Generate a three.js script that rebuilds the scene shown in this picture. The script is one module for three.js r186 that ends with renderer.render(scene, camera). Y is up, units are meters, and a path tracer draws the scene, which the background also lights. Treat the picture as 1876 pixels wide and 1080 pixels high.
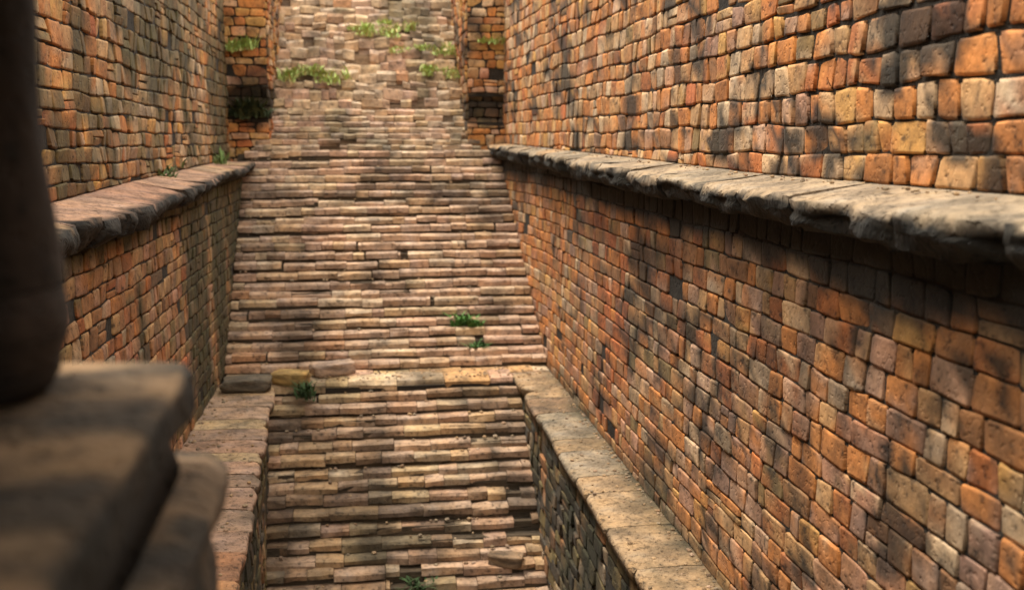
import * as THREE from 'three';
import { mergeGeometries, mergeVertices } from 'three/addons/utils/BufferGeometryUtils.js';

// ───────────────────────── camera, sky, sun, exposure ─────────────────────────
const scene = new THREE.Scene();
const camera = new THREE.PerspectiveCamera(31.73, 1876 / 1080, 0.1, 400);
camera.rotation.order = 'YXZ';
camera.rotation.set(-0.14735, -0.13607, 0);
camera.focus = 9.5; camera.userData.fStop = 1.0;
camera.updateMatrixWorld(); camera.updateProjectionMatrix();
scene.add(camera);

const renderer = new THREE.WebGLRenderer({ antialias: true });
renderer.setSize(1876, 1080);
renderer.toneMapping = THREE.LinearToneMapping;
renderer.toneMappingExposure = 2.7;
renderer.shadowMap.enabled = true;

{ // pale, slightly warm overcast sky
  const W = 256, H = 128, data = new Float32Array(W * H * 4);
  for (let j = 0; j < H; j++) for (let i = 0; i < W; i++) {
    const el = ((j + 0.5) / H - 0.5) * Math.PI, s = Math.sin(el), k = (j * W + i) * 4;
    const L = s > 0 ? 0.56 + 0.74 * s : 0.11, warm = s > 0 ? [1, 0.955, 0.875] : [1, 0.75, 0.5];
    data[k] = L * warm[0]; data[k + 1] = L * warm[1]; data[k + 2] = L * warm[2]; data[k + 3] = 1;
  }
  const sky = new THREE.DataTexture(data, W, H, THREE.RGBAFormat, THREE.FloatType);
  sky.mapping = THREE.EquirectangularReflectionMapping; sky.magFilter = THREE.LinearFilter; sky.needsUpdate = true;
  scene.background = sky; scene.environment = sky;
}
const sun = new THREE.DirectionalLight(new THREE.Color(1, 0.93, 0.81), 1.5);
sun.position.set(-9, 27, -19); sun.target.position.set(0, -2, -15);
sun.castShadow = true; sun.shadow.radius = 24; sun.shadow.mapSize.set(2048, 2048);
Object.assign(sun.shadow.camera, { left: -22, right: 22, top: 22, bottom: -22, near: 1, far: 80 });
scene.add(sun, sun.target);

// ───────────────────────── helpers ─────────────────────────
function mulberry(a) { return () => { a |= 0; a = a + 0x6d2b79f5 | 0; let t = Math.imul(a ^ a >>> 15, 1 | a); t = t + Math.imul(t ^ t >>> 7, 61 | t) ^ t; return ((t ^ t >>> 14) >>> 0) / 4294967296; }; }
const clamp = (x, a = 0, b = 1) => Math.min(b, Math.max(a, x)), lerp = (a, b, t) => a + (b - a) * t;
const sstep = (a, b, x) => { const t = clamp((x - a) / (b - a)); return t * t * (3 - 2 * t); };
const pl = (pts) => (x) => { if (x <= pts[0][0]) return pts[0][1]; for (let i = 1; i < pts.length; i++) if (x <= pts[i][0]) return lerp(pts[i - 1][1], pts[i][1], (x - pts[i - 1][0]) / (pts[i][0] - pts[i - 1][0])); return pts[pts.length - 1][1]; };
function h3(x, y, z) { let n = Math.imul(x, 374761393) ^ Math.imul(y, 668265263) ^ Math.imul(z, 2147483647 - 1274126177); n = Math.imul(n ^ n >>> 13, 1274126177); n = Math.imul(n ^ n >>> 15, 2246822519); return ((n ^ n >>> 16) >>> 0) / 4294967296; }
function vnoise(x, y, z, per = 0) {
  const xi = Math.floor(x), yi = Math.floor(y), zi = Math.floor(z), f = (t) => t * t * (3 - 2 * t), u = f(x - xi), v = f(y - yi), w = f(z - zi);
  const m = (a) => per ? ((a % per) + per) % per : a, g = (a, b, c) => h3(m(xi + a), m(yi + b), zi + c);
  return lerp(lerp(lerp(g(0, 0, 0), g(1, 0, 0), u), lerp(g(0, 1, 0), g(1, 1, 0), u), v), lerp(lerp(g(0, 0, 1), g(1, 0, 1), u), lerp(g(0, 1, 1), g(1, 1, 1), u), v), w);
}
function fbm(x, y, z, o = 4) { let s = 0, a = 0.5, n = 0; for (let i = 0; i < o; i++) { s += a * vnoise(x, y, z); n += a; a *= 0.5; x *= 2.03; y *= 2.03; z *= 2.03; } return s / n; }

const F = new THREE.Vector3(), pv = new THREE.Vector3();
camera.getWorldDirection(F);
function pix(p) { pv.copy(p); const d = pv.dot(F); if (d < 0.2) return null; pv.project(camera); return [(pv.x + 1) / 2 * 1876, (1 - pv.y) / 2 * 1080]; }
function viewArea(pts) { // size of a piece in the photograph; 0 when wholly out of frame
  let a = 0, inside = false; const q = pts.map(pix); if (q.some((p) => !p)) return 0;
  for (let i = 0; i < q.length; i++) { const [x, y] = q[i], [X, Y] = q[(i + 1) % q.length]; a += x * Y - X * y; if (x > -10 && x < 1886 && y > -10 && y < 1090) inside = true; }
  return inside ? Math.abs(a) / 2 : 0;
}
const counts = {};
function numbered(n) { const k = counts[n] = (counts[n] ?? -1) + 1; return k ? n + '_' + String(k).padStart(3, '0') : n; }
function tag(o, label, category, group) { o.userData.label = label; o.userData.category = category; if (group) o.userData.group = group; return o; }
function thing(name, label, category, at = [0, 0, 0], group) { const g = new THREE.Group(); g.name = numbered(name); g.position.set(...at); scene.add(g); return tag(g, label, category, group); }
function part(name, geo, mat, parent, kind) { const m = new THREE.Mesh(geo, mat); m.name = name; m.castShadow = m.receiveShadow = true; if (kind) m.userData.kind = kind; parent.add(m); return m; }
function makeGeo(pos, idx, uv, col) {
  const g = new THREE.BufferGeometry();
  g.setAttribute('position', new THREE.Float32BufferAttribute(pos, 3)); g.setAttribute('uv', new THREE.Float32BufferAttribute(uv, 2));
  g.setAttribute('color', new THREE.Float32BufferAttribute(col, 3)); g.setIndex(idx); g.computeVertexNormals(); return g;
}
function pieces(parent, list, name, max, restName) { // the largest in the photograph one by one, the rest joined
  list.sort((a, b) => b.area - a.area);
  const seen = list.slice(0, max).filter((p) => p.area > 0), rest = list.slice(seen.length);
  for (const p of seen) part(name, p.geo, p.mat, parent);
  const mats = new Map(); for (const p of rest) { if (!mats.has(p.mat)) mats.set(p.mat, []); mats.get(p.mat).push(p.geo); }
  for (const [m, gs] of mats) part(restName, mergeGeometries(gs), m, parent, 'stuff');
}

// ───────────────────────── materials ─────────────────────────
function tex(size, fn, srgb) {
  const d = new Uint8Array(size * size * 4);
  for (let j = 0; j < size; j++) for (let i = 0; i < size; i++) { const c = fn(i / size, j / size), k = (j * size + i) * 4; d[k] = clamp(c[0]) * 255; d[k + 1] = clamp(c[1]) * 255; d[k + 2] = clamp(c[2]) * 255; d[k + 3] = 255; }
  const t = new THREE.DataTexture(d, size, size); t.wrapS = t.wrapT = THREE.RepeatWrapping; t.magFilter = THREE.LinearFilter; t.minFilter = THREE.LinearMipmapLinearFilter; t.generateMipmaps = true;
  if (srgb) t.colorSpace = THREE.SRGBColorSpace; t.needsUpdate = true; return t;
}
function pfbm(u, v, base, oct, z) { let s = 0, a = 0.5, n = 0, p = base; for (let i = 0; i < oct; i++) { s += a * vnoise(u * p, v * p, z + i * 7, p); n += a; a *= 0.55; p *= 2; } return s / n; }
const grain = tex(512, (u, v) => {
  const a = pfbm(u, v, 4, 6, 1), b = pfbm(u, v, 24, 4, 40), c = vnoise(u * 200, v * 200, 5, 200);
  let k = 0.60 + 0.5 * a + 0.28 * (b - 0.5) + 0.12 * (c - 0.5); if (b < 0.33) k -= (0.33 - b) * 1.6;
  const w = pfbm(u, v, 6, 3, 90) - 0.5;
  return [k * (1 + 0.08 * w), k, k * (1 - 0.14 * w)];
}, true);
const relief = tex(512, (u, v) => { const a = pfbm(u, v, 6, 6, 11), b = pfbm(u, v, 40, 3, 60), p = b < 0.36 ? (0.36 - b) * 2.5 : 0; const k = 0.7 * a + 0.3 * b - p; return [k, k, k]; });
const stoneMat = new THREE.MeshStandardMaterial({ name: 'sandstone', vertexColors: true, map: grain, bumpMap: relief, bumpScale: 0.013, roughness: 0.93 });
const ledgeMat = new THREE.MeshStandardMaterial({ name: 'weathered_slab', vertexColors: true, map: grain, bumpMap: relief, bumpScale: 0.035, roughness: 0.95 });
const coreMat = new THREE.MeshStandardMaterial({ name: 'packed_mortar', color: new THREE.Color().setRGB(0.03, 0.022, 0.014), map: grain, bumpMap: relief, bumpScale: 0.02, roughness: 1 });
const bedMat = new THREE.MeshStandardMaterial({ name: 'soil_bed', color: new THREE.Color().setRGB(0.1, 0.07, 0.042), map: grain, bumpMap: relief, bumpScale: 0.04, roughness: 1 });
const earthMat = new THREE.MeshStandardMaterial({ name: 'earth', color: new THREE.Color().setRGB(0.2, 0.14, 0.08), map: grain, roughness: 1 });
const grassMat = new THREE.MeshStandardMaterial({ name: 'grass_blades', vertexColors: true, roughness: 0.8, side: THREE.DoubleSide });

const C = {
  orange: [0.64, 0.235, 0.055], deep: [0.48, 0.14, 0.034], tan: [0.60, 0.35, 0.155], yellow: [0.66, 0.36, 0.10], brown: [0.36, 0.165, 0.066], mauve: [0.36, 0.205, 0.145],
  grey: [0.42, 0.31, 0.20], dark: [0.06, 0.05, 0.036], olive: [0.21, 0.155, 0.06], red: [0.56, 0.145, 0.042], pale: [0.72, 0.52, 0.32], pink: [0.60, 0.365, 0.24], rose: [0.54, 0.28, 0.18], straw: [0.67, 0.47, 0.24], slate: [0.36, 0.29, 0.20],
};
function pick(rng, w) { let t = 0; for (const k in w) t += Math.max(0, w[k]); let r = rng() * t; for (const k in w) { r -= Math.max(0, w[k]); if (r <= 0) return C[k]; } return C.tan; }
const mixc = (a, b, k) => a.map((v, i) => lerp(v, b[i], k));
const BLACK = [0.014, 0.013, 0.009], MOSS = [0.075, 0.075, 0.025];

// ───────────────────────── one stone of a wall face ─────────────────────────
// q = corners [s, t] (bottom start, bottom end, top end, top start); map(s, t, depth) gives the point, depth counted out of the wall
function faceStone(rng, q, map, o) {
  const { second, proud = 0.05, gap = 0.012, round = 0.2, color, stainShade, fine = false, tilt = 0.02 } = o;
  const us = fine ? [0, 0.06, 0.35, 0.65, 0.94, 1] : [0, 0.09, 0.91, 1], vs = fine ? [0, 0.1, 0.5, 0.9, 1] : [0, 0.13, 0.87, 1], nu = us.length, nv = vs.length;
  const wS = (q[1][0] - q[0][0] + q[2][0] - q[3][0]) / 2, hT = (q[3][1] - q[0][1] + q[2][1] - q[1][1]) / 2, gu = gap / Math.max(0.05, wS), gv = gap / Math.max(0.05, hT);
  const rad = [0, 0, 0, 0].map(() => round * (0.4 + 1.1 * rng()) * Math.min(wS, hT)), ta = (rng() - 0.5) * 2 * tilt, tb = (rng() - 0.5) * 2 * tilt, seed = rng() * 100, uo = rng() * 7, vo = rng() * 7;
  const pos = [], uv = [], col = [], idx = [], P = new THREE.Vector3();
  const put = (u, v, d, edge) => {
    let uu = lerp(gu, 1 - gu, u), vv = lerp(gv, 1 - gv, v);
    const s = lerp(lerp(q[0][0], q[1][0], uu), lerp(q[3][0], q[2][0], uu), vv), t = lerp(lerp(q[0][1], q[1][1], uu), lerp(q[3][1], q[2][1], uu), vv);
    let ss = s, tt = t;
    if (edge && (u === 0 || u === 1) && (v === 0 || v === 1)) { const r = rad[(u ? 1 : 0) + (v ? 2 : 0)]; ss += (u ? -1 : 1) * r * 0.55; tt += (v ? -1 : 1) * r * 0.55; }
    if (edge) { ss += (vnoise(s * 9 + seed, t * 9, 3) - 0.5) * 0.02; tt += (vnoise(s * 9, t * 9 + seed, 9) - 0.5) * 0.02; }
    map(ss, tt, d, P); pos.push(P.x, P.y, P.z); uv.push(s / 1.3 + uo, t / 1.3 + vo);
    let c = mixc(color, second, 0.75 * sstep(0.4, 0.75, vnoise(s * 7 + seed, t * 8, seed * 3))); const k = 0.78 + 0.5 * fbm(s * 7 + seed, t * 7, seed, 2); c = c.map((x) => x * k);
    if (stainShade) c = stainShade(c, s, t, P, seed);
    col.push(...c);
  };
  for (let j = 0; j < nv; j++) for (let i = 0; i < nu; i++) {
    const ring = i === 0 || j === 0 || i === nu - 1 || j === nv - 1;
    let d = proud * (ring ? 0.66 : 0.92 + 0.22 * (vnoise(i * 1.7 + seed, j * 1.7, seed) - 0.3)) + ta * (us[i] - 0.5) + tb * (vs[j] - 0.5);
    put(us[i], vs[j], d, ring);
  }
  const ringIdx = []; for (let i = 0; i < nu; i++) ringIdx.push([i, 0]); for (let j = 1; j < nv; j++) ringIdx.push([nu - 1, j]); for (let i = nu - 2; i >= 0; i--) ringIdx.push([i, nv - 1]); for (let j = nv - 2; j > 0; j--) ringIdx.push([0, j]);
  const base = nu * nv; for (const [i, j] of ringIdx) put(us[i], vs[j], -0.03, true);
  const A = map(q[0][0], q[0][1], 0, new THREE.Vector3()), B = map(q[0][0] + 0.01, q[0][1], 0, new THREE.Vector3()).sub(A), T = map(q[0][0], q[0][1] + 0.01, 0, new THREE.Vector3()).sub(A), D = map(q[0][0], q[0][1], 0.01, new THREE.Vector3()).sub(A);
  const flip = B.cross(T).dot(D) < 0, tri = (a, b, c) => flip ? idx.push(a, c, b) : idx.push(a, b, c);
  for (let j = 0; j < nv - 1; j++) for (let i = 0; i < nu - 1; i++) { const a = j * nu + i; tri(a, a + 1, a + nu + 1); tri(a, a + nu + 1, a + nu); }
  const n = ringIdx.length; for (let k = 0; k < n; k++) { const [i, j] = ringIdx[k], [i2, j2] = ringIdx[(k + 1) % n], a = j * nu + i, b = j2 * nu + i2, c = base + k, d = base + (k + 1) % n; tri(a, c, d); tri(a, d, b); }
  const area = viewArea([0, 1, 2, 3].map((k) => map(q[k][0], q[k][1], proud, new THREE.Vector3())));
  return { geo: makeGeo(pos, idx, uv, col), area, mat: stoneMat };
}

// courses of stones over [s0, s1] between the curves bot(s) and top(s)
function courses(seed, s0, s1, bot, top, map, o) {
  const zone = (s, t) => mixc(mixc(C.orange, C.tan, 0.55), mixc(C.brown, C.grey, 0.4), sstep(0.38, 0.62, fbm(s * 0.8 + seed, t * 0.8, seed, 3)));
  const rng = mulberry(seed), out = []; let lo = Infinity, hi = -Infinity;
  for (let s = s0; s <= s1 + 1e-6; s += (s1 - s0) / 30) { lo = Math.min(lo, bot(s)); hi = Math.max(hi, top(s)); }
  const levels = [lo - rng() * 0.08]; while (levels[levels.length - 1] < hi) levels.push(levels[levels.length - 1] + lerp(o.h[0], o.h[1], rng()));
  const wob = o.wobble ?? 0.03, line = (k, s) => levels[k] + wob * 2 * (fbm(s * 0.9, k * 3.1, seed, 2) - 0.5) + wob * 1.2 * (vnoise(s * 3.1, k * 5.3, seed + 4) - 0.5);
  for (let k = 0; k < levels.length - 1; k++) {
    let s = s0 - (k ? rng() * 0.25 : 0), skew0 = 0;
    while (s < s1 - 0.02) {
      const m = (levels[k] + levels[k + 1]) / 2, big = o.width ? o.width(s, m) : 1;
      let w = lerp(o.w[0], o.w[1], Math.pow(rng(), 1.25)) * big, skew1 = (rng() - 0.5) * (o.skew ?? 0.03); if (s + w > s1 - o.w[0] * 0.6) { w = s1 - s; skew1 = 0; }
      const a = Math.max(s, s0), e = s + w, f = (kk, x) => clamp(line(kk, x), bot(x), top(x));
      let q = [[a + skew0, f(k, a)], [e + skew1, f(k, e)], [e - skew1, f(k + 1, e)], [a - skew0, f(k + 1, a)]];
      skew0 = skew1; s = e;
      if ((q[3][1] - q[0][1] < 0.05) || (q[2][1] - q[1][1] < 0.05) || e - a < 0.04) continue;
      if (o.hole && o.hole((a + e) / 2, m, rng)) continue;
      const quads = [q];
      if (rng() < (o.split ?? 0.08)) { const v = 0.4 + 0.2 * rng(), l = [q[0][0], lerp(q[0][1], q[3][1], v)], r = [q[1][0], lerp(q[1][1], q[2][1], v)]; quads.splice(0, 1, [q[0], q[1], r, l], [l, r, q[2], q[3]]); }
      for (const z of quads) {
        const proud = lerp(o.proud[0], o.proud[1], rng());
        const cq = [(z[0][0] + z[1][0]) / 2, (z[0][1] + z[3][1]) / 2];
        const area = viewArea(z.map((p) => map(p[0], p[1], 0, new THREE.Vector3())));
        out.push(faceStone(rng, z, map, { proud, gap: o.gap * (0.7 + 0.9 * rng()) * (o.loose ? 1 + 1.4 * o.loose(cq[0], cq[1]) : 1), round: (o.round ?? 0.22) * (o.loose ? 1 + 0.7 * o.loose(cq[0], cq[1]) : 1), color: mixc(o.color(rng, cq[0], cq[1]), zone(cq[0], cq[1]), o.blend ?? 0.2), second: mixc(o.color(rng, cq[0], cq[1]), zone(cq[0], cq[1]), 0.2), stainShade: o.stainShade, fine: area > 900, tilt: o.tilt ?? 0.018 }));
      }
    }
  }
  return out;
}
function strip(s0, s1, n, bot, top, map, thick) { // the packed body behind the stones
  const pos = [], uv = [], col = [], idx = [], P = new THREE.Vector3();
  for (let i = 0; i <= n; i++) { const s = lerp(s0, s1, i / n); for (const [t, d] of [[bot(s), 0], [top(s), 0], [top(s), -thick], [bot(s), -thick]]) { map(s, t, d, P); pos.push(P.x, P.y, P.z); uv.push(s / 1.3, (t + d) / 1.3); col.push(1, 1, 1); } }
  for (let i = 0; i < n; i++) for (let k = 0; k < 4; k++) { const a = i * 4 + k, b = i * 4 + (k + 1) % 4; idx.push(a, b, b + 4, a, b + 4, a + 4); }
  idx.push(0, 2, 1, 0, 3, 2); const e = n * 4; idx.push(e, e + 1, e + 2, e, e + 2, e + 3);
  return makeGeo(pos, idx, uv, col);
}
const blackStain = (scale, lo, hi, amt, seed) => (c, s, t, P) => { const k = sstep(lo, hi, fbm(P.x * scale + seed, P.y * scale * 1.15, P.z * scale, 4)) * amt; return c.map((x, i) => lerp(x, BLACK[i], k)); };

// ───────────────────────── plan of the sunken passage (d = metres ahead of the viewer) ─────────────────────────
const rLow = pl([[0, 3.2], [18.4, 3.2], [23.2, 2.86]]), rUp = pl([[0, 3.46], [14, 3.46], [23.4, 3.04]]);
const lLow = (d) => -2.6 - 0.004 * Math.max(0, d - 10), lUp = (d) => -3.02;
const rBack = pl([[3, -0.29], [9, -0.29], [15.4, -0.19], [24, -0.05]]), rFront = pl([[3, -0.37], [9, -0.39], [12.7, -0.31], [23.4, -0.11]]), rUnder = pl([[3, -0.62], [12, -0.57], [24, -0.36]]);
const lBack = pl([[5, -0.6], [10.4, -0.58], [14, -0.51], [21.6, -0.42]]), lFront = pl([[5, -0.69], [12, -0.67], [16, -0.59], [22.6, -0.46]]), lUnder = pl([[5, -0.95], [12, -0.9], [22.6, -0.62]]);
const FLOOR = -4.12, RISE = 0.162;
const lEdge = (d) => -1.63 + (16.9 - d) * 0.049, rEdge = () => 2.45;
const onRight = (plan) => (s, t, d, P) => P.set(plan(s) - d, t, -s), onLeft = (plan) => (s, t, d, P) => P.set(plan(s) + d, t, -s);

// ───────────────────────── the four long walls ─────────────────────────
function longWall(label, seed, map, d0, d1, bot, top, o) {
  const w = thing('stone_wall', label, 'wall', [0, 0, 0]);
  part('mortar_core', strip(d0, d1, 40, bot, top, map, 0.9), coreMat, w);
  pieces(w, courses(seed, d0, d1, bot, top, map, o), 'stone', 298, 'small_stones');
}
longWall('upper wall of orange and tan blocks rising above the long grey ledge', 11, onRight(rUp), 3.4, 23.5, rBack, () => 4.2, {
  h: [0.19, 0.26], w: [0.18, 0.46], proud: [0.01, 0.032], gap: 0.0055, loose: (s, t) => sstep(10, 7.5, s) * sstep(0.0, 0.35, t + 0.3 * (fbm(s, t * 1.5, 77, 2) - 0.5)), wobble: 0.04, skew: 0.06, split: 0.03, round: 0.34, tilt: 0.02,
  color: (r, s, t) => { const n = fbm(s * 0.5, t * 0.9, 3, 3); const far = sstep(9, 15, s); return pick(r, { orange: 4 + 1.5 * far, tan: 2.8 + far, yellow: 1.4, deep: 1.5, red: 0.7, pink: 1.2, brown: 1.1, mauve: 2.4 * sstep(0.52, 0.62, n), grey: 0.9, pale: 1.7 + far, olive: 0.3 - 0.2 * far, dark: 0.08 + 0.35 * sstep(0.3, 0.8, t) * (1 - far) }); },
  hole: (s, t, r) => s > 9 && r() < 0.01,
  stainShade: (c, s, t, P) => { const up = sstep(0.15, 0.75, t) * (1 - sstep(9.5, 12, s)); const k = sstep(0.56 - 0.08 * up, 0.66 - 0.06 * up, 0.72 * fbm(s * 1.1, t * 1.5, 5, 4) + 0.28 * vnoise(s * 9, t * 9, 6)) * 0.9; return c.map((x, i) => lerp(x, BLACK[i] * 1.3, k)); },
});
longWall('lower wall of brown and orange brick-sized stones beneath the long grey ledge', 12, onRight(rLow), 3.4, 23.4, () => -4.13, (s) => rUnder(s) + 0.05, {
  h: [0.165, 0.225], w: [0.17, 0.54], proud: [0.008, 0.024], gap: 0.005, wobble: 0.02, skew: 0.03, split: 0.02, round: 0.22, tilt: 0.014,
  color: (r, s, t) => {
    const rust = sstep(12.5, 12.8, s) * (1 - sstep(14.2, 15.2, s)), green = sstep(10.4, 11, s) * (1 - sstep(12.1, 12.6, s)), far = sstep(15, 17, s), n = fbm(s * 0.7, t * 0.8, 8, 3), low = sstep(-1.6, -3.2, t);
    return pick(r, { orange: 2.8 + 3 * rust + 3.5 * far, red: 7 * rust, deep: 1.5 + 2.5 * rust + 0.5 * far, tan: 1.6 + 1.2 * low, brown: 1.7 + rust, mauve: 0.7 + 1.6 * sstep(0.5, 0.6, n), grey: 1.1 + 1.4 * green, rose: 1.8 * low, olive: 0.3 + 2 * green, dark: 0.22 + 0.5 * green, yellow: 0.6 + far, pale: 0.9, pink: 0.8 + 1.2 * low });
  },
  hole: (s, t, r) => s > 8 && r() < 0.012,
  stainShade: (c, s, t, P) => {
    const drip = sstep(0.5, 0.62, fbm(s * 2.4, t * 0.22, 2, 3)) * sstep(-3.4, -0.9, t + 0.8 * (1 - sstep(8, 12, s))), algaeShadeBand = sstep(0.5, 0.27, (rUnder(s) - t) / lerp(1.12, 1, sstep(5, 9, s)) + 0.34 * (fbm(s * 3, t * 3, 17, 3) - 0.5)) * 0.985;  // dark strip below the ledge: overhang shade painted in with black algae
    const green = sstep(10.4, 11, s) * (1 - sstep(12.1, 12.6, s)), k = clamp(Math.max(drip * 0.5, algaeShadeBand, sstep(0.57 - 0.13 * green, 0.68 - 0.08 * green, 0.7 * fbm(s * 1.4, t * 1.6, 15, 4) + 0.3 * vnoise(s * 9, t * 9, 16)) * 0.85));
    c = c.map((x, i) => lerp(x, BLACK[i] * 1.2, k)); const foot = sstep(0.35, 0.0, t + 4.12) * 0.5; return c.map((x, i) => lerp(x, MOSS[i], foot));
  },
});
longWall('upper wall with olive and orange stones above the short pinkish ledge', 13, onLeft(lUp), 5, 23.5, lBack, () => 4.2, {
  h: [0.18, 0.26], w: [0.2, 0.48], proud: [0.012, 0.034], gap: 0.007, wobble: 0.035, skew: 0.04, split: 0.06, round: 0.24, tilt: 0.03,
  color: (r, s, t) => { const g = sstep(12.4, 13.2, s), far = sstep(18, 22, s); return pick(r, { orange: 3.4 - 2.2 * g + far, tan: 2.6, yellow: 1.6 - 0.8 * g, red: 0.6 - 0.6 * g, deep: 1 - 0.6 * g, brown: 1.2 + 0.4 * g, grey: 0.6 + 1.6 * g, olive: 0.2 + 3.5 * g - 2.5 * far, dark: 0.1 + 0.3 * g, pale: 0.5 + 0.6 * g }); },
  hole: (s, t, r) => r() < 0.02,
  stainShade: (c, s, t, P) => { const g = sstep(12.4, 13.4, s), k = sstep(0.56 - 0.12 * g, 0.68 - 0.08 * g, fbm(s * 1.1, t * 0.8, 25, 4)) * 0.8; return c.map((x, i) => lerp(x, lerp(BLACK[i], MOSS[i], 0.7), k)); },
});
longWall('lower wall of dull brown stones beneath the short pinkish ledge', 14, onLeft(lLow), 5, 22.9, () => -4.13, (s) => lUnder(s) + 0.05, {
  h: [0.17, 0.24], w: [0.18, 0.46], proud: [0.01, 0.03], gap: 0.007, wobble: 0.025, skew: 0.04, split: 0.03, round: 0.24,
  color: (r, s, t) => { const far = sstep(13.5, 15.5, s), rust = sstep(0.5, 0.62, fbm(s * 0.8, t * 0.4, 33, 3)) * (1 - far); return pick(r, { orange: 0.7 + 1.6 * rust - 0.5 * far, red: 0.8 * rust, deep: 0.5 + 1.4 * rust - 0.3 * far, tan: 1.6, brown: 2.8, mauve: 0.8, grey: 1, olive: 0.6 + 5 * far, dark: 0.3 + far, rose: 0.8 }); },
  hole: (s, t, r) => r() < 0.02,
  stainShade: (c, s, t, P) => { const far = sstep(13.5, 17, s), k = clamp(Math.max(sstep(0.34, 0.14, lUnder(s) - t + 0.25 * (fbm(s * 3, t * 3, 18, 3) - 0.5)) * 0.92, sstep(0.58 - 0.3 * far, 0.7 - 0.22 * far, fbm(s * 1.9, t * 0.4, 45, 4)) * 0.88)); return c.map((x, i) => lerp(x, lerp(BLACK[i], MOSS[i], 0.7), k)); },  // under-ledge term paints in overhang shade along with moss
});

// ───────────────────────── slab ledges ─────────────────────────
// a slab between distances a and b; prof(d) gives cross-section points [x, y] in order round the section
function slab(rng, a, b, prof, color, stainShade, rough = 0.02, dx = 0.1) {
  const n = Math.max(2, Math.round((b - a) / dx)), g = 0.008, pos = [], uv = [], col = [], idx = [], m = prof(a).length, seed = rng() * 50, uo = rng() * 5, lift = (rng() - 0.5) * rough * 0.8, pull = (rng() - 0.5) * rough * 1.6;
  const chip = rng() < 0.35 ? rng() : -1;
  for (let i = 0; i <= n; i++) {
    const d = lerp(a + g, b - g, i / n), P = prof(d), end = Math.min(i, n - i) === 0 ? 1 : 0; let acc = 0;
    const cx = P.reduce((s, p) => s + p[0], 0) / m, cy = P.reduce((s, p) => s + p[1], 0) / m;
    for (let k = 0; k < m; k++) {
      const p = P[k], w = p[2] ?? 1; if (k) acc += Math.hypot(p[0] - P[k - 1][0], p[1] - P[k - 1][1]);
      let rx = (fbm(d * 3 + seed, k * 0.9, 1, 3) - 0.5) * rough * 3 * w + pull * w, ry = (fbm(d * 3, k * 0.9 + seed, 7, 3) - 0.5) * rough * 2 * w + lift * w, sh = end ? 0.93 : 1;
      if (chip >= 0) { const c = Math.exp(-Math.pow((i / n - chip) * 6, 2)) * rough * 3 * w; rx += (cx > p[0] ? 1 : -1) * c; }
      const x = cx + (p[0] - cx) * lerp(1, sh, w) + rx, y = cy + (p[1] - cy) * lerp(1, sh, w) + ry;
      pos.push(x, y, -d); uv.push(d / 1.3 + uo, acc / 1.3);
      let c = color.map((v) => v * (0.8 + 0.4 * fbm(d * 2 + seed, k * 0.6, 3, 3))); if (stainShade) c = stainShade(c, d, x, y, k / (m - 1)); col.push(...c);
    }
  }
  for (let i = 0; i < n; i++) for (let k = 0; k < m; k++) { const A = i * m + k, B = i * m + (k + 1) % m; idx.push(A, B, B + m, A, B + m, A + m); }
  const capBase = pos.length / 3;
  for (const [i, fl] of [[0, 1], [n, 0]]) { const s = pos.length / 3; for (let k = 0; k < m; k++) { const A = (i * m + k); pos.push(...pos.slice(A * 3, A * 3 + 3)); uv.push(pos[A * 3] / 1.3, pos[A * 3 + 1] / 1.3); col.push(...col.slice(A * 3, A * 3 + 3).map((v) => v * 0.8)); } for (let k = 1; k < m - 1; k++) fl ? idx.push(s, s + k + 1, s + k) : idx.push(s, s + k, s + k + 1); }
  return makeGeo(pos, idx, uv, col);
}
function ledge(label, seed, d0, d1, lens, prof, colors, stainShade, rough, name = 'ledge', category = 'ledge', dx) {
  const rng = mulberry(seed), t = thing(name, label, category); let d = d0;
  while (d < d1 - 0.05) { let e = d + lerp(lens[0], lens[1], rng()); if (e > d1 - lens[0] * 0.5) e = d1; part('slab', slab(rng, d, e, prof, mixc(pick(rng, colors), C[Object.keys(colors)[0]], 0.5), stainShade, rough, dx), ledgeMat, t); d = e; }
  return t;
}
ledge('long grey weathered ledge running under the upper wall, its lip blackened by lichen and painted shade', 21, 3.4, 23.2, [0.7, 1.5], (d) => {
  const b = rBack(d), f = rFront(d), u = rUnder(d), x = rLow(d) - 0.36 + 0.1 * sstep(16, 23, d);
  return [[rUp(d) + 0.1, b - 0.02, 0.1], [rUp(d) - 0.02, b, 0.2], [lerp(rUp(d), x, 0.4), lerp(b, f, 0.35), 0.4], [lerp(rUp(d), x, 0.75), lerp(b, f, 0.7), 0.7], [x + 0.06, f + 0.015, 1], [x + 0.012, f - 0.012, 1.1], [x, f - 0.06, 1.2], [x + 0.03, lerp(f, u, 0.4), 1.5], [x + 0.02, lerp(f, u, 0.6), 1.6], [x + 0.06, lerp(f, u, 0.85), 1.6], [x + 0.12, u, 1.2], [rLow(d) + 0.1, u + 0.02, 0.2]];
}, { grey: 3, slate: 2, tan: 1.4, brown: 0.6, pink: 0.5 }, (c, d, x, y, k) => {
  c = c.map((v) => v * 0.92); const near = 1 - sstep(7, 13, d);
  const bl = clamp(sstep(0.44, 0.54, k + 0.3 * (fbm(d * 5, y * 9, 61, 3) - 0.5)) * 0.97 + sstep(0.6, 0.72, fbm(d * 1.6, x * 2, 71, 4)) * 0.4); return c.map((v, i) => lerp(v, BLACK[i], bl));  // lower lip face blackened: overhang shadow line painted in over lichen
}, 0.034, 'ledge', 'ledge', 0.06);
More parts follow.
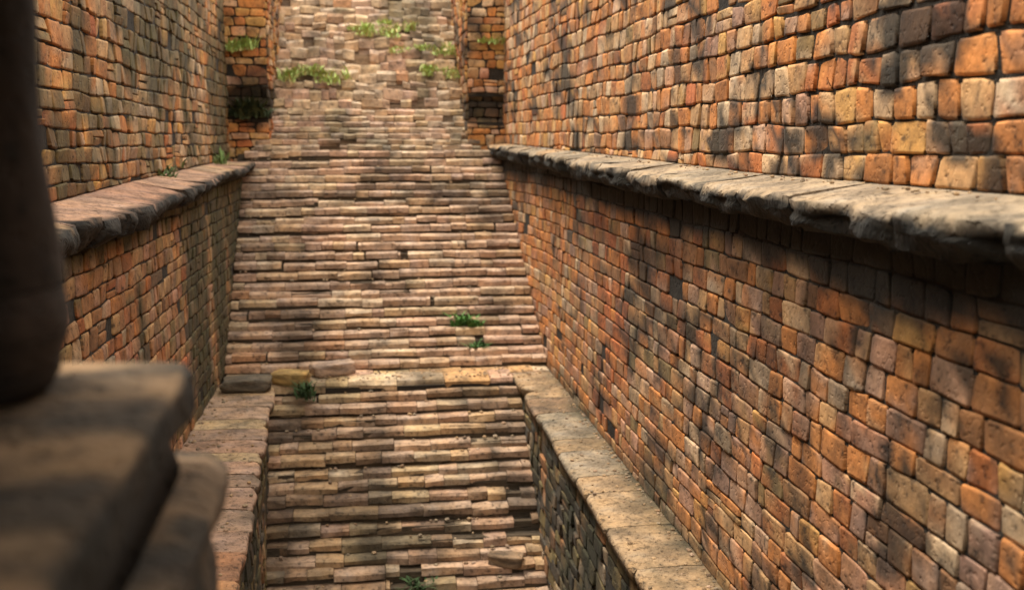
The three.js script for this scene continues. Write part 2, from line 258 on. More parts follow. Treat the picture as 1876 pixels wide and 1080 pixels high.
ledge('short pinkish stone ledge along the olive wall, near edge ragged and blackened', 22, 5, 22.75, [0.6, 1.5], (d) => {
  const b = lBack(d), f = lFront(d), u = lUnder(d), x = -2.27 - 0.07 * sstep(9, 20, d) + 0.05 * Math.sin(d * 1.3);
  return [[lUp(d) - 0.1, b - 0.02, 0.1], [lUp(d) + 0.02, b, 0.2], [lerp(lUp(d), x, 0.4), lerp(b, f, 0.4), 0.4], [lerp(lUp(d), x, 0.75), lerp(b, f, 0.75), 0.8], [x - 0.03, f, 1], [x, f - 0.06, 1.2], [x - 0.02, lerp(f, u, 0.5), 1.6], [x - 0.09, lerp(f, u, 0.85), 1.4], [x - 0.16, u, 1], [lLow(d) - 0.1, u + 0.02, 0.2]];
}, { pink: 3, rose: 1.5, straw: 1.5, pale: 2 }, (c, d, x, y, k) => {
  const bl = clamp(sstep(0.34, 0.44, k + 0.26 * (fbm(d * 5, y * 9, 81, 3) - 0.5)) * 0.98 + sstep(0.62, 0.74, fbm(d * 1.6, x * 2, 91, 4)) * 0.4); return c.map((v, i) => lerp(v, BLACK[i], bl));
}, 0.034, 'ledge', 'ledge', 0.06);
// the two low benches that flank the lower flight
ledge('low flat-topped bench of pale slabs at the foot of the long brick-sized wall', 23, 5, 18.35, [0.5, 1.25], (d) => {
  let x = rEdge(d) + 0.012 * Math.sin(d * 2.3) + 0.28 * Math.exp(-Math.pow((d - 16.75) / 0.16, 2));
  return [[rLow(d) + 0.05, FLOOR - 0.01, 0], [rLow(d) - 0.03, FLOOR, 0.1], [lerp(rLow(d), x, 0.35), FLOOR + 0.005, 0.3], [lerp(rLow(d), x, 0.75), FLOOR, 0.5], [x + 0.03, FLOOR - 0.01, 0.9], [x, FLOOR - 0.05, 1], [x + 0.03, FLOOR - 0.17, 1.2], [x + 0.12, FLOOR - 0.2, 0.6], [rLow(d) + 0.05, FLOOR - 0.2, 0]];
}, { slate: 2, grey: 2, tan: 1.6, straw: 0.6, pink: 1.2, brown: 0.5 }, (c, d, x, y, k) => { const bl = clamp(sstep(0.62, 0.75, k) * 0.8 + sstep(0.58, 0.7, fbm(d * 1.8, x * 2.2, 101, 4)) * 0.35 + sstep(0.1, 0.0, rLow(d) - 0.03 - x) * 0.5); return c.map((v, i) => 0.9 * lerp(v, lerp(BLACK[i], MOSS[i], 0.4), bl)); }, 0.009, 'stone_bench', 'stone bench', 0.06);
ledge('narrow low bench of reddish slabs between the dull wall and lower flight', 24, 6, 17.9, [0.35, 0.8], (d) => {
  const x = lEdge(d) + 0.02 * Math.sin(d * 3.1);
  return [[lLow(d) - 0.05, FLOOR - 0.01, 0], [lLow(d) + 0.03, FLOOR, 0.1], [lerp(lLow(d), x, 0.4), FLOOR + 0.005, 0.4], [lerp(lLow(d), x, 0.8), FLOOR, 0.6], [x - 0.03, FLOOR - 0.01, 1], [x, FLOOR - 0.05, 1.1], [x - 0.03, FLOOR - 0.16, 1.3], [x - 0.12, FLOOR - 0.2, 0.6], [lLow(d) - 0.05, FLOOR - 0.2, 0]];
}, { grey: 1.6, tan: 1, rose: 2, pink: 2, deep: 0.9, orange: 0.8, straw: 1, mauve: 1.2 }, (c, d, x, y, k) => { const bl = clamp(sstep(0.62, 0.75, k) * 0.8 + sstep(0.58, 0.7, fbm(d * 2.2, x * 2.2, 111, 4)) * 0.5); return c.map((v, i) => lerp(v, lerp(BLACK[i], MOSS[i], 0.35), bl)); }, 0.02, 'stone_bench', 'stone bench', 0.06);

// walls of the pit under the benches
function pitWall(label, seed, map, d0, d1, o) {
  const w = thing('pit_wall', label, 'retaining wall');
  part('mortar_core', strip(d0, d1, 20, () => -8.6, () => FLOOR - 0.19, map, 0.4), coreMat, w);
  pieces(w, courses(seed, d0, d1, () => -8.6, () => FLOOR - 0.19, map, o), 'stone', 298, 'small_stones');
}
const pitO = { blend: 0, h: [0.16, 0.26], w: [0.25, 0.62], proud: [0.015, 0.045], gap: 0.01, wobble: 0.04, skew: 0.04, split: 0.06, round: 0.22, tilt: 0.03, hole: (s, t, r) => r() < 0.03,
  color: (r) => pick(r, { brown: 1.4, grey: 0.8, olive: 3, dark: 4, tan: 0.25 }), stainShade: (c, s, t) => { const k = sstep(0.4, 0.56, fbm(s * 3.2, t * 0.45, 121, 4)) * 0.92; return c.map((x, i) => lerp(x, lerp(BLACK[i], MOSS[i], 0.3), k)); } };
pitWall('mossy dark side wall dropping from the pale bench to the lower steps', 31, onRight((d) => rEdge(d) + 0.13), 7, 17.7, pitO);
pitWall('dark side wall dropping from the reddish bench to the lower steps', 32, onLeft((d) => lEdge(d) - 0.13), 7, 17.7, pitO);

// ───────────────────────── stairs ─────────────────────────
// one block of a step: section in (depth, height) rounded at the nose
function stepStone(rng, x0, x1, y, d, h, tread, color, o = {}) {
  const g = 0.002 + 0.004 * rng(), xs = [0, 0.05, 0.5, 0.95, 1], seed = rng() * 60, dy = (rng() - 0.5) * (o.jy ?? 0.016), dz = (rng() - 0.5) * (o.jz ?? 0.035), tl = (rng() - 0.5) * (o.tilt ?? 0.014), uo = rng() * 5;
  const ch = lerp(0.16, 0.34, rng()), cr = lerp(0.035, 0.075, rng()), lip = lerp(0.7, 0.86, rng()), und = lerp(0.05, 0.085, rng());
  const prof = [[und, -h * 1.1], [und, -h * (lip + 0.06)], [0.003, -h * lip], [0, -h * ch], [cr * 0.5, -h * ch * 0.36], [cr, -h * 0.02], [tread * 1.3, 0], [tread * 1.3, -h]];
  const pos = [], uv = [], col = [], idx = [], X0 = x0 + g, X1 = x1 - g; let acc = 0;
  const vert = (i, k, a) => {
    const p = prof[k], x = lerp(X0, X1, xs[i]), e = i === 0 || i === 4 ? 1 : 0, fr = k > 1 && k < 6 ? 1 : 0.3;
    const nz = (vnoise(x * 5 + seed, k * 1.3, 1) - 0.5) * 0.045 * fr, ny = (vnoise(x * 5, k * 1.3 + seed, 5) - 0.5) * 0.026;
    pos.push(x, y + p[1] + dy + ny + (xs[i] - 0.5) * tl - e * 0.003 * (k > 2 && k < 6), -(d + p[0] + dz + nz + e * 0.005 * fr)); uv.push(x / 1.3 + uo, a / 1.3 + uo);
    let c = color.map((v) => v * (0.72 + 0.55 * fbm(x * 5 + seed, k * 0.8, 2, 2))); if (o.stainShade) c = o.stainShade(c, x, y, k); col.push(...c);
  };
  for (let k = 0; k < prof.length - 1; k++) {
    const b = pos.length / 3, L = Math.hypot(prof[k + 1][0] - prof[k][0], prof[k + 1][1] - prof[k][1]);
    for (let i = 0; i < 5; i++) { vert(i, k, acc); vert(i, k + 1, acc + L); } acc += L;
    for (let i = 0; i < 4; i++) { const A = b + i * 2; idx.push(A, A + 2, A + 3, A, A + 3, A + 1); }
  }
  for (const [i, fl] of [[0, 1], [4, 0]]) { const b = pos.length / 3; for (let k = 0; k < prof.length; k++) vert(i, k, k * 0.05); for (let k = 1; k < prof.length - 1; k++) fl ? idx.push(b, b + k, b + k + 1) : idx.push(b, b + k + 1, b + k); }
  const V = (x, yy, dd) => new THREE.Vector3(x, yy, -dd);
  return { geo: makeGeo(pos, idx, uv, col), mat: stoneMat, area: viewArea([V(x0, y - h, d), V(x1, y - h, d), V(x1, y, d), V(x1, y, d + tread), V(x0, y, d + tread), V(x0, y, d)]) };
}
function flightCore(rows, back = 0.045) { // packed bed under a flight; rows = [x0, x1, y, d]
  const gs = rows.map(([x0, x1, y, d, run]) => { const g = new THREE.BoxGeometry(x1 - x0, 0.9, run + 0.3); g.translate((x0 + x1) / 2, y - 0.45 - back, -(d + back + (run + 0.3) / 2)); return g; });
  return mergeGeometries(gs);
}
function flight(label, seed, n, y0, d0, dirn, run, xa, xb, w, colorFn, holes, o) {
  const rng = mulberry(seed), t = thing('staircase', label, 'staircase'), rows = [];
  for (let i = 0; i < n; i++) {
    const y = y0 + dirn * i * RISE, d = d0 + dirn * i * run, x0 = xa(d), x1 = xb(d); rows.push([x0 - 0.15, x1 + 0.15, y, d, run]);
    const sy = (rng() - 0.5) * 0.035, sd = (rng() - 0.5) * 0.035, sl = 0.004 + (rng() - 0.5) * 0.014; const st = new THREE.Group(); st.name = 'step'; t.add(st); let x = x0 - rng() * 0.2;
    while (x < x1 - 0.03) {
      let e = x + lerp(w[0], w[1], Math.pow(rng(), 1.2)); if (e > x1 - 0.14) e = x1;
      let next = rng() < 0.04 && e < x1 - 0.3 ? e + 0.015 + 0.035 * rng() : e;
      for (const [hx, hd, hr] of holes) if (Math.abs(d - hd) < run * 0.6 && e > hx - hr && x < hx + hr) { if (x < hx - hr - 0.05) e = hx - hr; else { x = hx + hr; e = Math.max(e, x + 0.2); } next = Math.abs(e - hx + hr) < 1e-6 ? hx + hr : e; }
      const c = (x + e) / 2, a = Math.max(x, x0), wav = 0.07 * (fbm(c * 0.8, i * 0.7, seed, 2) - 0.5); x = next;
      if (e - a < 0.04) continue;
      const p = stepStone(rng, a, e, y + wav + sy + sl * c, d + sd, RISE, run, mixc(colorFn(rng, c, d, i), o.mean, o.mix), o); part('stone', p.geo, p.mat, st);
    }
  }
  part('stair_bed', flightCore(rows), bedMat, t);
  return t;
}
const stairStainShade = (seed) => (c, x, y, k) => { const s = sstep(0.56, 0.7, fbm(x * 1.3, y * 1.9, seed, 4)) * 0.6, undercutShade = k < 2 ? 0.7 : 0; return c.map((v, i) => lerp(v, BLACK[i] * 1.6, clamp(s + undercutShade * (fbm(x * 3, y * 9, seed, 2))))); };  // undercut faces darkened: dirt plus the painted shadow line of each step
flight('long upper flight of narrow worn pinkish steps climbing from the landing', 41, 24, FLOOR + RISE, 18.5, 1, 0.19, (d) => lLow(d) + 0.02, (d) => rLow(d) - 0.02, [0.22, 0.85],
  (r, x, d, i) => { const l = sstep(-1.4, -2.3, x) * (1 - sstep(19, 20.5, d)); return pick(r, { pink: 6, pale: 1.6, tan: 1.4, rose: 1.6, mauve: 0.5, straw: 0.8 + 2 * l, orange: 0.1 + 3 * l, grey: 0.5, deep: 0.8 * l }); },
  [[0.66, 20.59, 0.07], [1.72, 19.26, 0.13], [1.98, 18.88, 0.08], [1.15, 19.64, 0.04]], { stainShade: stairStainShade(131), jz: 0.04, jy: 0.02, mean: [0.60, 0.43, 0.295], mix: 0.55 });
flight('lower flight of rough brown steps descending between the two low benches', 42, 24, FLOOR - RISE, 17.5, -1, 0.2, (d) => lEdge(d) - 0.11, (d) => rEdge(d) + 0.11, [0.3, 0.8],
  (r, x, d, i) => { const dk = sstep(16.5, 15, d); return pick(r, { pink: 3.4, tan: 2.2, brown: 0.8 + dk, rose: 1.4, mauve: 1.1, straw: 1.2, grey: 1, olive: 0.2 + 0.5 * dk, pale: 0.8 }); },
  [[0.45, 14.7, 0.26], [0.5, 14.9, 0.16], [2.2, 15.9, 0.12], [2.3, 15.5, 0.14]], { stainShade: stairStainShade(141), jy: 0.03, jz: 0.06, tilt: 0.03, mean: [0.50, 0.365, 0.235], mix: 0.5 });

{ // landing of larger flagstones between the flights
  const rng = mulberry(43), t = thing('landing', 'narrow landing of large pale flagstones between upper and lower flights', 'landing');
  const core = new THREE.BoxGeometry(5.9, 0.6, 1.1); core.translate(0.3, FLOOR - 0.38, -18.2); part('landing_bed', core, coreMat, t);
  for (let row = 0; row < 2; row++) { let x = row ? -2.58 : lEdge(17.7) - 0.1; const end = row ? 3.17 : 2.44; while (x < end - 0.05) { let e = x + lerp(0.35, 0.95, rng()); if (e > end - 0.25) e = end; const p = stepStone(rng, x, e, FLOOR + 0.005 * row + 0.02 * (rng() - 0.5) + 0.015, row ? 18.12 : 17.66, 0.2, row ? 0.4 : 0.46, pick(rng, { pink: 2, straw: 2, pale: 2.4, tan: 2 }), { r: 0.06, jz: 0.06, jy: 0.02, stainShade: stairStainShade(151) }); part('flagstone', p.geo, p.mat, t); x = e; } }
}

// ───────────────────────── ruined slope and the two piers at the head of the stairs ─────────────────────────
{
  const rng = mulberry(51), t = thing('ruined_steps', 'broken sunlit rubble slope of pale stones rising behind the stair head', 'ruined steps'), rows = [], list = [];
  let y = -0.22, d = 23.0;
  while (y < 5.2) {
    const up = sstep(0.2, 1.2, y), h = lerp(0.13, lerp(0.16, 0.3, rng()), up), run = h / (y < 0.6 ? 0.75 : lerp(0.8, 1.05, rng())); y += h; d += run; const x0 = -2.2 - 0.25 * (d < 23.4), x1 = 2.28 + 0.2 * (d < 23.4); rows.push([x0 - 0.1, x1 + 0.1, y, d, run]);
    let x = x0; while (x < x1 - 0.03) { let e = x + lerp(0.17, 0.5, Math.pow(rng(), 1.4)); if (e > x1 - 0.12) e = x1; const c = (x + e) / 2; x = e === x1 ? x1 + 1 : e; if (rng() < 0.03) continue;
      const a = e - 2 * (e - c), rose = sstep(0.5, 0.62, fbm(c * 0.6, y * 0.6, 161, 3));
      const bump = up * 0.16 * (fbm(c * 1.1, y * 1.1, 171, 3) - 0.5);
      list.push(stepStone(rng, a, e, y + bump, d + bump, h * 1.15, run * 1.1, mixc(pick(rng, { pink: 3, pale: 4, tan: 1.4, rose: 0.5 + 1.4 * rose, mauve: 0.4 + 0.6 * rose, straw: 2.2, grey: 1.4, orange: 0.3 }), [0.60, 0.44, 0.31], 0.5), { jy: 0.03 + 0.07 * up, jz: 0.06 + 0.13 * up, tilt: 0.03 + 0.07 * up, stainShade: (cc, X, Y) => { const k = sstep(0.55, 0.68, fbm(X * 1.5, Y * 1.6, 181, 4)) * 0.6; return cc.map((v, i) => lerp(v, [0.09, 0.085, 0.05][i], k)); } })); }
  }
  part('rubble_bed', flightCore(rows, 0.1), new THREE.MeshStandardMaterial({ name: 'dry_earth', color: new THREE.Color().setRGB(0.3, 0.205, 0.13), map: grain, bumpMap: relief, bumpScale: 0.03, roughness: 1 }), t);
  pieces(t, list, 'stone', 298, 'small_stones');
}
function pier(label, seed, side, xi, xo, holeY) {
  const t = thing('stone_pier', label, 'pier'), Z = 23.4, lo = () => -0.75, hi = () => 4.4;
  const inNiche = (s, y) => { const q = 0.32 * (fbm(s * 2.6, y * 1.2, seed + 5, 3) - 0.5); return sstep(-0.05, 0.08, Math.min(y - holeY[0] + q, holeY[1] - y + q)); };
  const front = (s, tt, dd, P) => P.set(s, tt, -Z + dd - 0.15 * inNiche(s, tt)), inner = side > 0 ? onRight(() => xi) : onLeft(() => xi);
  const a = Math.min(xi, xo), b = Math.max(xi, xo), o = { h: [0.15, 0.24], w: [0.2, 0.5], proud: [0.01, 0.06], gap: 0.008, wobble: 0.04, skew: 0.05, split: 0.1, round: 0.25, tilt: 0.04, hole: (s, y, r) => r() < 0.03,
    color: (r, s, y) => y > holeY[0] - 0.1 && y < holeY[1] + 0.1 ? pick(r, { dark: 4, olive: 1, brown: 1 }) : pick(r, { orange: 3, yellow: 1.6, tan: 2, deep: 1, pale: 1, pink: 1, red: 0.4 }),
    stainShade: (c, s, y) => { const k = Math.max(sstep(0.6, 0.7, fbm(s * 1.7, y * 1.5, seed, 3)) * 0.8, 0.72 * inNiche(s, y)); return c.map((v, i) => lerp(v, BLACK[i], k)); } };  // niche stones darkened: recess shade painted in along with black staining
  const box = new THREE.BoxGeometry(b - a - 0.02, 5.2, 4.6); box.translate((a + b) / 2, 1.83, -Z - 2.65); part('mortar_core', box, coreMat, t);
  for (const [y0, y1] of [[-0.75, holeY[0]], [holeY[1], 4.4]]) { const g = new THREE.BoxGeometry(b - a - 0.02, y1 - y0, 0.35); g.translate((a + b) / 2, (y0 + y1) / 2, -Z - 0.178); part('mortar_core', g, coreMat, t); }
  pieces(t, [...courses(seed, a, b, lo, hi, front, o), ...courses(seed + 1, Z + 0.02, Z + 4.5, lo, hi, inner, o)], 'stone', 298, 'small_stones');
}
pier('orange stone pier at stair head, at the end of the olive wall', 61, -1, -2.14, -3.1, [0.5, 1.15]);
pier('orange stone pier at stair head, at the end of the long grey ledge', 63, 1, 2.2, 3.2, [0.42, 0.98]);

// ───────────────────────── ground outside the passage, pit floor ─────────────────────────
{
  const mk = (w, l, x, y, z) => { const g = new THREE.PlaneGeometry(w, l, 2, 2); g.rotateX(-Math.PI / 2); g.translate(x, y, z); return g; };
  const g = new THREE.Mesh(mergeGeometries([mk(150, 190, 79.2, 4.1, -40), mk(150, 190, -78.8, 4.1, -40), mk(7.6, 100, 0.1, 5.2, -79.2)]), earthMat); g.name = 'ground'; g.userData.kind = 'structure'; g.receiveShadow = true; scene.add(g);
  const f = new THREE.Mesh(mk(9, 30, 0.3, -8.3, -6), earthMat); f.name = 'pit_floor'; f.userData.kind = 'structure'; f.receiveShadow = true; scene.add(f);
}

// ───────────────────────── the viewer's dark pavilion corner ─────────────────────────
{
  const rng = mulberry(71), grime = (c, s) => c;
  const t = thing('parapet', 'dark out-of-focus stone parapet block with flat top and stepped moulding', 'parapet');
  const dark = (seed, k) => (c, d, x, y) => { const q = sstep(0.42, 0.62, fbm(d * 5, x * 7, seed + y * 3, 4)) * k; return c.map((v, i) => lerp(v, BLACK[i], q)); };
  const e = (d) => -0.525 + 0.028 * (3.1 - d);
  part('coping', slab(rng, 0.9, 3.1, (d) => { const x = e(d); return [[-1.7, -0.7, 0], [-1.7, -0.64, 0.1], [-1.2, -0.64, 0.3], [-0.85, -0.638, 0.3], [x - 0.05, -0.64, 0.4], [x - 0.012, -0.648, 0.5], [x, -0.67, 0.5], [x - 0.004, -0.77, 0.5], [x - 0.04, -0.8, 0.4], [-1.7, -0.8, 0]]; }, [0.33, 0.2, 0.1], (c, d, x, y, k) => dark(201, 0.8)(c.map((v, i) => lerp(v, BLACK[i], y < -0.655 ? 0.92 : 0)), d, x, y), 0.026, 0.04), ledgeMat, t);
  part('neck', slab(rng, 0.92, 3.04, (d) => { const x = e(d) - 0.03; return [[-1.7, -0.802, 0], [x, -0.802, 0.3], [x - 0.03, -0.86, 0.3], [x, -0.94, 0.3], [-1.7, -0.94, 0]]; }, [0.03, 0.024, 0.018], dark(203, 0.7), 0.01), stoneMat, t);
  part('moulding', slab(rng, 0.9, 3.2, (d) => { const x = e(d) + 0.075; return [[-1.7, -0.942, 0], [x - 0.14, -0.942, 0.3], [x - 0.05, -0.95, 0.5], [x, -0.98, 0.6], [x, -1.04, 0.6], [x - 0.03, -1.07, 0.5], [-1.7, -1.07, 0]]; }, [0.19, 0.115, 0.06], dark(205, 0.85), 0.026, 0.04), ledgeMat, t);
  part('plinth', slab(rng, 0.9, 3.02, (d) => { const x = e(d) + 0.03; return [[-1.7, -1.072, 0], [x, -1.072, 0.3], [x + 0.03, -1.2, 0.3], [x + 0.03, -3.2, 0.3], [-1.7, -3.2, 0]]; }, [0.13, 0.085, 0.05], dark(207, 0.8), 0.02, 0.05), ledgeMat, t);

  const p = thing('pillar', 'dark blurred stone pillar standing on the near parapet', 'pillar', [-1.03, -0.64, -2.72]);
  const lathe = (pts, seed, tone) => {
    const g = new THREE.LatheGeometry(pts.map(([r, y]) => new THREE.Vector2(r, y)), 40), P = g.attributes.position, col = [], v = new THREE.Vector3();
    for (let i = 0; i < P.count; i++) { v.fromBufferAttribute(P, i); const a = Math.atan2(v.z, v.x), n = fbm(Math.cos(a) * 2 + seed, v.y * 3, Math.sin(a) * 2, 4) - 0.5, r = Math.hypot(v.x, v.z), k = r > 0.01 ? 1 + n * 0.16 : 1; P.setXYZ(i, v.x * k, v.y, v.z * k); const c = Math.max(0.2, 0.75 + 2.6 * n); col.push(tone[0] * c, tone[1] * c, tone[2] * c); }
    g.setAttribute('color', new THREE.Float32BufferAttribute(col, 3)); g.computeVertexNormals(); return g;
  };
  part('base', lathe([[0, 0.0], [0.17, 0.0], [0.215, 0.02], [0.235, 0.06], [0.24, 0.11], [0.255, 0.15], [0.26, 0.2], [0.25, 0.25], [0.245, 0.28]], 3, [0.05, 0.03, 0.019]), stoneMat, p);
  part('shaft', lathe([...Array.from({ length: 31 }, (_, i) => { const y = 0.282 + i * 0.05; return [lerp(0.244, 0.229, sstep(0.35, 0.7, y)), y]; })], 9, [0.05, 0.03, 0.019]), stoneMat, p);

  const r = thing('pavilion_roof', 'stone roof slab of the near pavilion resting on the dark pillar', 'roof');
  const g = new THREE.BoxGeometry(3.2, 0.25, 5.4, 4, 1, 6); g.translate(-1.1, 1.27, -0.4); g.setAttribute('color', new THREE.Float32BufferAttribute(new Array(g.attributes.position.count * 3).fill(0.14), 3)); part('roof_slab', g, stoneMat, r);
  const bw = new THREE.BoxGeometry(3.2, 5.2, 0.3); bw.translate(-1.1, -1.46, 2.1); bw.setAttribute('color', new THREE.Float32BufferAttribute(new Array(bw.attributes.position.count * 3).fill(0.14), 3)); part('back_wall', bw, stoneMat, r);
}

// ───────────────────────── loose stones ─────────────────────────
function rock(seed, w, h, l, boxy, color, stainK = 0.4) {
  const g = mergeVertices(new THREE.IcosahedronGeometry(1, 4).deleteAttribute('normal').deleteAttribute('uv')), P = g.attributes.position, col = [], uv = [], v = new THREE.Vector3();
  for (let i = 0; i < P.count; i++) {
    v.fromBufferAttribute(P, i); const m = Math.max(Math.abs(v.x), Math.abs(v.y), Math.abs(v.z)); v.multiplyScalar(lerp(1, 0.82 / m, boxy));
    const n = fbm(v.x * 1.9 + seed, v.y * 1.9, v.z * 1.9, 5) - 0.5; v.multiplyScalar(1 + n * 0.42); v.y = Math.min(v.y, 0.6 + 0.2 * n + 0.1 * v.x * Math.sin(seed));
    P.setXYZ(i, v.x * w / 2, v.y * h / 2 + h * 0.4, v.z * l / 2); uv.push(v.x * w / 2 + v.y * 0.3, v.z * l / 2 + v.y * 0.3);
    const k = sstep(0.5, 0.66, fbm(v.x * 2, v.y * 2 + seed, v.z * 2, 3)) * stainK; col.push(...color.map((c, j) => lerp(c * (0.85 + n * 0.6), BLACK[j], k)));
  }
  g.setAttribute('color', new THREE.Float32BufferAttribute(col, 3)); g.setAttribute('uv', new THREE.Float32BufferAttribute(uv, 2)); g.computeVertexNormals(); return g;
}
function looseStone(label, seed, at, size, boxy, color, turn = 0, k) { const m = new THREE.Mesh(rock(seed, ...size, boxy, color, k), stoneMat); m.name = numbered('loose_stone'); m.position.set(...at); m.rotation.y = turn; m.castShadow = m.receiveShadow = true; scene.add(m); return tag(m, label, 'stone'); }
looseStone('flat dark stone block lying on the reddish bench beside the dull wall', 1, [-2.1, FLOOR, -17.35], [0.95, 0.3, 0.55], 1, [0.2, 0.16, 0.11], 0.05, 0.3);
looseStone('rounded yellowish stone at the landing beside the flat dark block', 2, [-1.42, FLOOR, -17.75], [0.74, 0.3, 0.48], 0.75, [0.6, 0.38, 0.13], -0.25, 0.2);
looseStone('rough pale pinkish stone lump leaning on the lowest upper step', 3, [-0.72, FLOOR + 0.02, -18.25], [0.9, 0.32, 0.46], 0.75, [0.64, 0.45, 0.33], 0.35, 0.3);
looseStone('flat broken stone lying on the lower steps by the mossy pit wall', 5, [1.95, -6.44, -15.0], [0.62, 0.26, 0.3], 1, [0.33, 0.21, 0.12], -0.3, 0.5);

{ // crumbs of stone and dry soil on benches, landing, ledges and treads
  const rng = mulberry(77), gs = [], base = new THREE.IcosahedronGeometry(1, 0); base.deleteAttribute('uv');
  const drop = (x, y, z, big) => { const g = base.clone(), w = big * (0.4 + rng()), c = mixc(pick(rng, { tan: 3, grey: 3, brown: 1, pink: 1 }), [0.36, 0.27, 0.17], 0.5); g.scale(w, w * 0.6, w * (0.6 + 0.7 * rng())); g.rotateY(rng() * 6); g.translate(x, y + w * 0.3, z); g.setAttribute('color', new THREE.Float32BufferAttribute(Array.from({ length: g.attributes.position.count }, () => c).flat(), 3)); g.setAttribute('uv', new THREE.Float32BufferAttribute(new Array(g.attributes.position.count * 2).fill(rng()), 2)); gs.push(g); };
  for (let i = 0; i < 260; i++) { const d = 8.6 + 9.4 * rng(), k = Math.pow(rng(), 3); drop(lerp(3.15, rEdge() + 0.06, k), FLOOR, -d, 0.022); }
  for (let i = 0; i < 160; i++) { const d = 9 + 8 * rng(), k = Math.pow(rng(), 2); drop(lerp(-2.55, lEdge(d) - 0.05, k), FLOOR, -d, 0.026); }
  for (let i = 0; i < 160; i++) drop(lerp(-1.9, 3.1, rng()), FLOOR + 0.02, -(17.75 + 0.7 * rng()), 0.025);
  for (let i = 0; i < 220; i++) { const n = Math.floor(rng() * 23), d = 18.5 + n * 0.19; drop(lerp(-2.5, 2.9, rng() < 0.5 ? Math.pow(rng(), 3) : rng()), FLOOR + RISE * (n + 1), -(d + 0.13), 0.028); }
  for (let i = 0; i < 160; i++) { const n = Math.floor(rng() * 18), d = 17.5 - n * 0.2; drop(lerp(-1.6, 2.5, rng()), FLOOR - RISE * (n + 1), -(d + 0.13), 0.034); }
  for (let i = 0; i < 200; i++) { const d = 5 + 17 * rng(); drop(rUp(d) - 0.03 - 0.25 * Math.pow(rng(), 2), rBack(d) - 0.01, -d, 0.016); }
  const m = new THREE.Mesh(mergeGeometries(gs), stoneMat); m.name = 'loose_gravel'; m.castShadow = m.receiveShadow = true; m.userData.kind = 'stuff'; scene.add(tag(m, 'scattered stone crumbs on the benches, landing and treads', 'gravel'));
}

// ───────────────────────── grass and small plants ─────────────────────────
function tuft(label, seed, at, rx, rz, h, n, tone, name = 'grass_tuft', category = 'grass tuft', wide = 0.016) {
  const rng = mulberry(seed), pos = [], col = [], uv = [], idx = [];
  const clumps = Array.from({ length: 4 + Math.round(rx * 9) }, () => { const a = rng() * 6.283, r = Math.sqrt(rng()); return [Math.cos(a) * r * rx, Math.sin(a) * r * rz, 0.35 + 0.9 * rng(), 0.05 + 0.1 * rng()]; });
  for (let i = 0; i < n; i++) {
    const cl = clumps[Math.floor(Math.pow(rng(), 1.4) * clumps.length)], x = cl[0] + (rng() + rng() - 1) * (cl[3] + rx * 0.15), z = cl[1] + (rng() + rng() - 1) * (cl[3] * 0.6 + rz * 0.2), r = 0.2 * rng(), hh = h * (0.4 + 0.8 * rng()) * cl[2], la = rng() * 6.283, lean = hh * (0.3 + 1.1 * rng()), dry = rng() < 0.22 && tone[0] > 0.3, w = wide * (0.6 + 0.8 * rng()), px = Math.cos(la + 1.57) * w, pz = Math.sin(la + 1.57) * w, s = pos.length / 3, y0 = -0.05 + z * -0.5;
    for (const [t, k] of [[0, 0.7], [0.4, 1], [0.75, 0.8], [1, 0.05]]) { const bx = x + Math.cos(la) * lean * t * t, bz = z + Math.sin(la) * lean * t * t, by = y0 + hh * (t - 0.25 * t * t); pos.push(bx - px * k, by, bz - pz * k, bx + px * k, by, bz + pz * k); uv.push(0, t, 1, t); const g = 0.7 + 0.6 * rng(), q = dry ? [0.42, 0.33, 0.13] : tone; col.push(...q.map((c) => c * g), ...q.map((c) => c * g)); }
    for (let k = 0; k < 3; k++) { const b = s + k * 2; idx.push(b, b + 1, b + 3, b, b + 3, b + 2); }
  }
  const m = new THREE.Mesh(makeGeo(pos, idx, uv, col), grassMat); m.name = numbered(name); m.position.set(...at); m.castShadow = m.receiveShadow = true; scene.add(m); return tag(m, label, category);
}
const GR = [0.36, 0.46, 0.13], GD = [0.045, 0.085, 0.025];
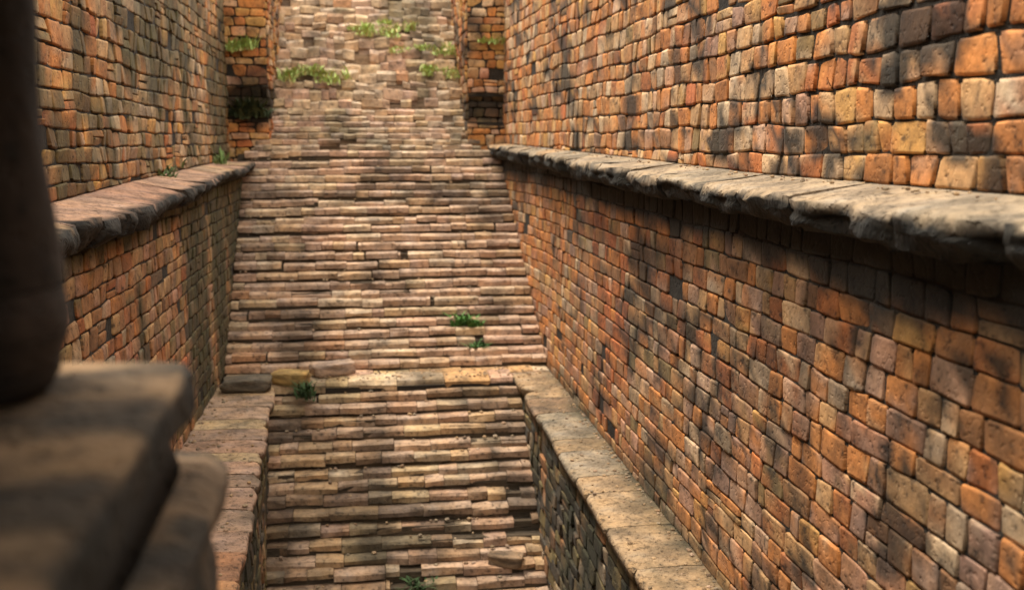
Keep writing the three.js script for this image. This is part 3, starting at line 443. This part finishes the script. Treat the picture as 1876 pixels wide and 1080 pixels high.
tuft('bright grass tuft on the pier at the end of the olive wall', 81, [-2.72, 2.02, -23.3], 0.5, 0.18, 0.3, 300, GR);
tuft('bright grass tuft highest on the rubble slope near its centre', 82, [0.45, 2.72, -26.45], 0.85, 0.35, 0.26, 380, GR);
tuft('thin grass strip below the highest tuft, on the rubble slope', 83, [1.5, 2.2, -25.85], 1.0, 0.2, 0.2, 300, GR);
tuft('wide grass tuft low on the rubble slope toward the olive wall', 84, [-1.2, 1.52, -25.05], 0.85, 0.35, 0.26, 420, GR);
tuft('sparse grass tuft low on the rubble slope toward the grey ledge', 85, [1.78, 1.62, -25.2], 0.6, 0.25, 0.22, 200, GR);
tuft('grass tuft on the pier above the end of the grey ledge', 86, [2.75, 2.2, -23.28], 0.32, 0.1, 0.2, 130, GR);
tuft('green weeds growing in a gap of the upper steps near the rusty wall', 87, [1.72, -3.42, -19.22], 0.3, 0.1, 0.3, 200, [0.10, 0.23, 0.05], 'weeds', 'weeds');
tuft('small dark weeds in the second gap below, upper steps', 88, [1.98, -3.78, -18.84], 0.2, 0.1, 0.24, 110, [0.08, 0.17, 0.045], 'weeds', 'weeds');
tuft('dark weeds beside the yellowish stone at the landing', 89, [-1.22, FLOOR - 0.05, -17.35], 0.25, 0.15, 0.24, 110, GD, 'weeds', 'weeds');
tuft('dark weeds in the large hole low on the lower steps', 90, [0.5, -6.62, -14.75], 0.3, 0.12, 0.26, 90, GD, 'weeds', 'weeds');
tuft('dark bush rooted in the recess of the pier at the olive wall', 91, [-2.55, 0.6, -23.35], 0.4, 0.16, 0.4, 260, [0.045, 0.06, 0.02], 'bush', 'bush', 0.03);
tuft('tiny weed on the short ledge at the foot of the olive stones', 92, [-2.9, -0.5, -15.6], 0.08, 0.3, 0.2, 60, [0.11, 0.15, 0.05], 'weeds', 'weeds');
tuft('small weed at the far end of the short ledge', 93, [-2.85, -0.45, -20.9], 0.1, 0.35, 0.3, 90, [0.11, 0.17, 0.04], 'weeds', 'weeds');

renderer.render(scene, camera);
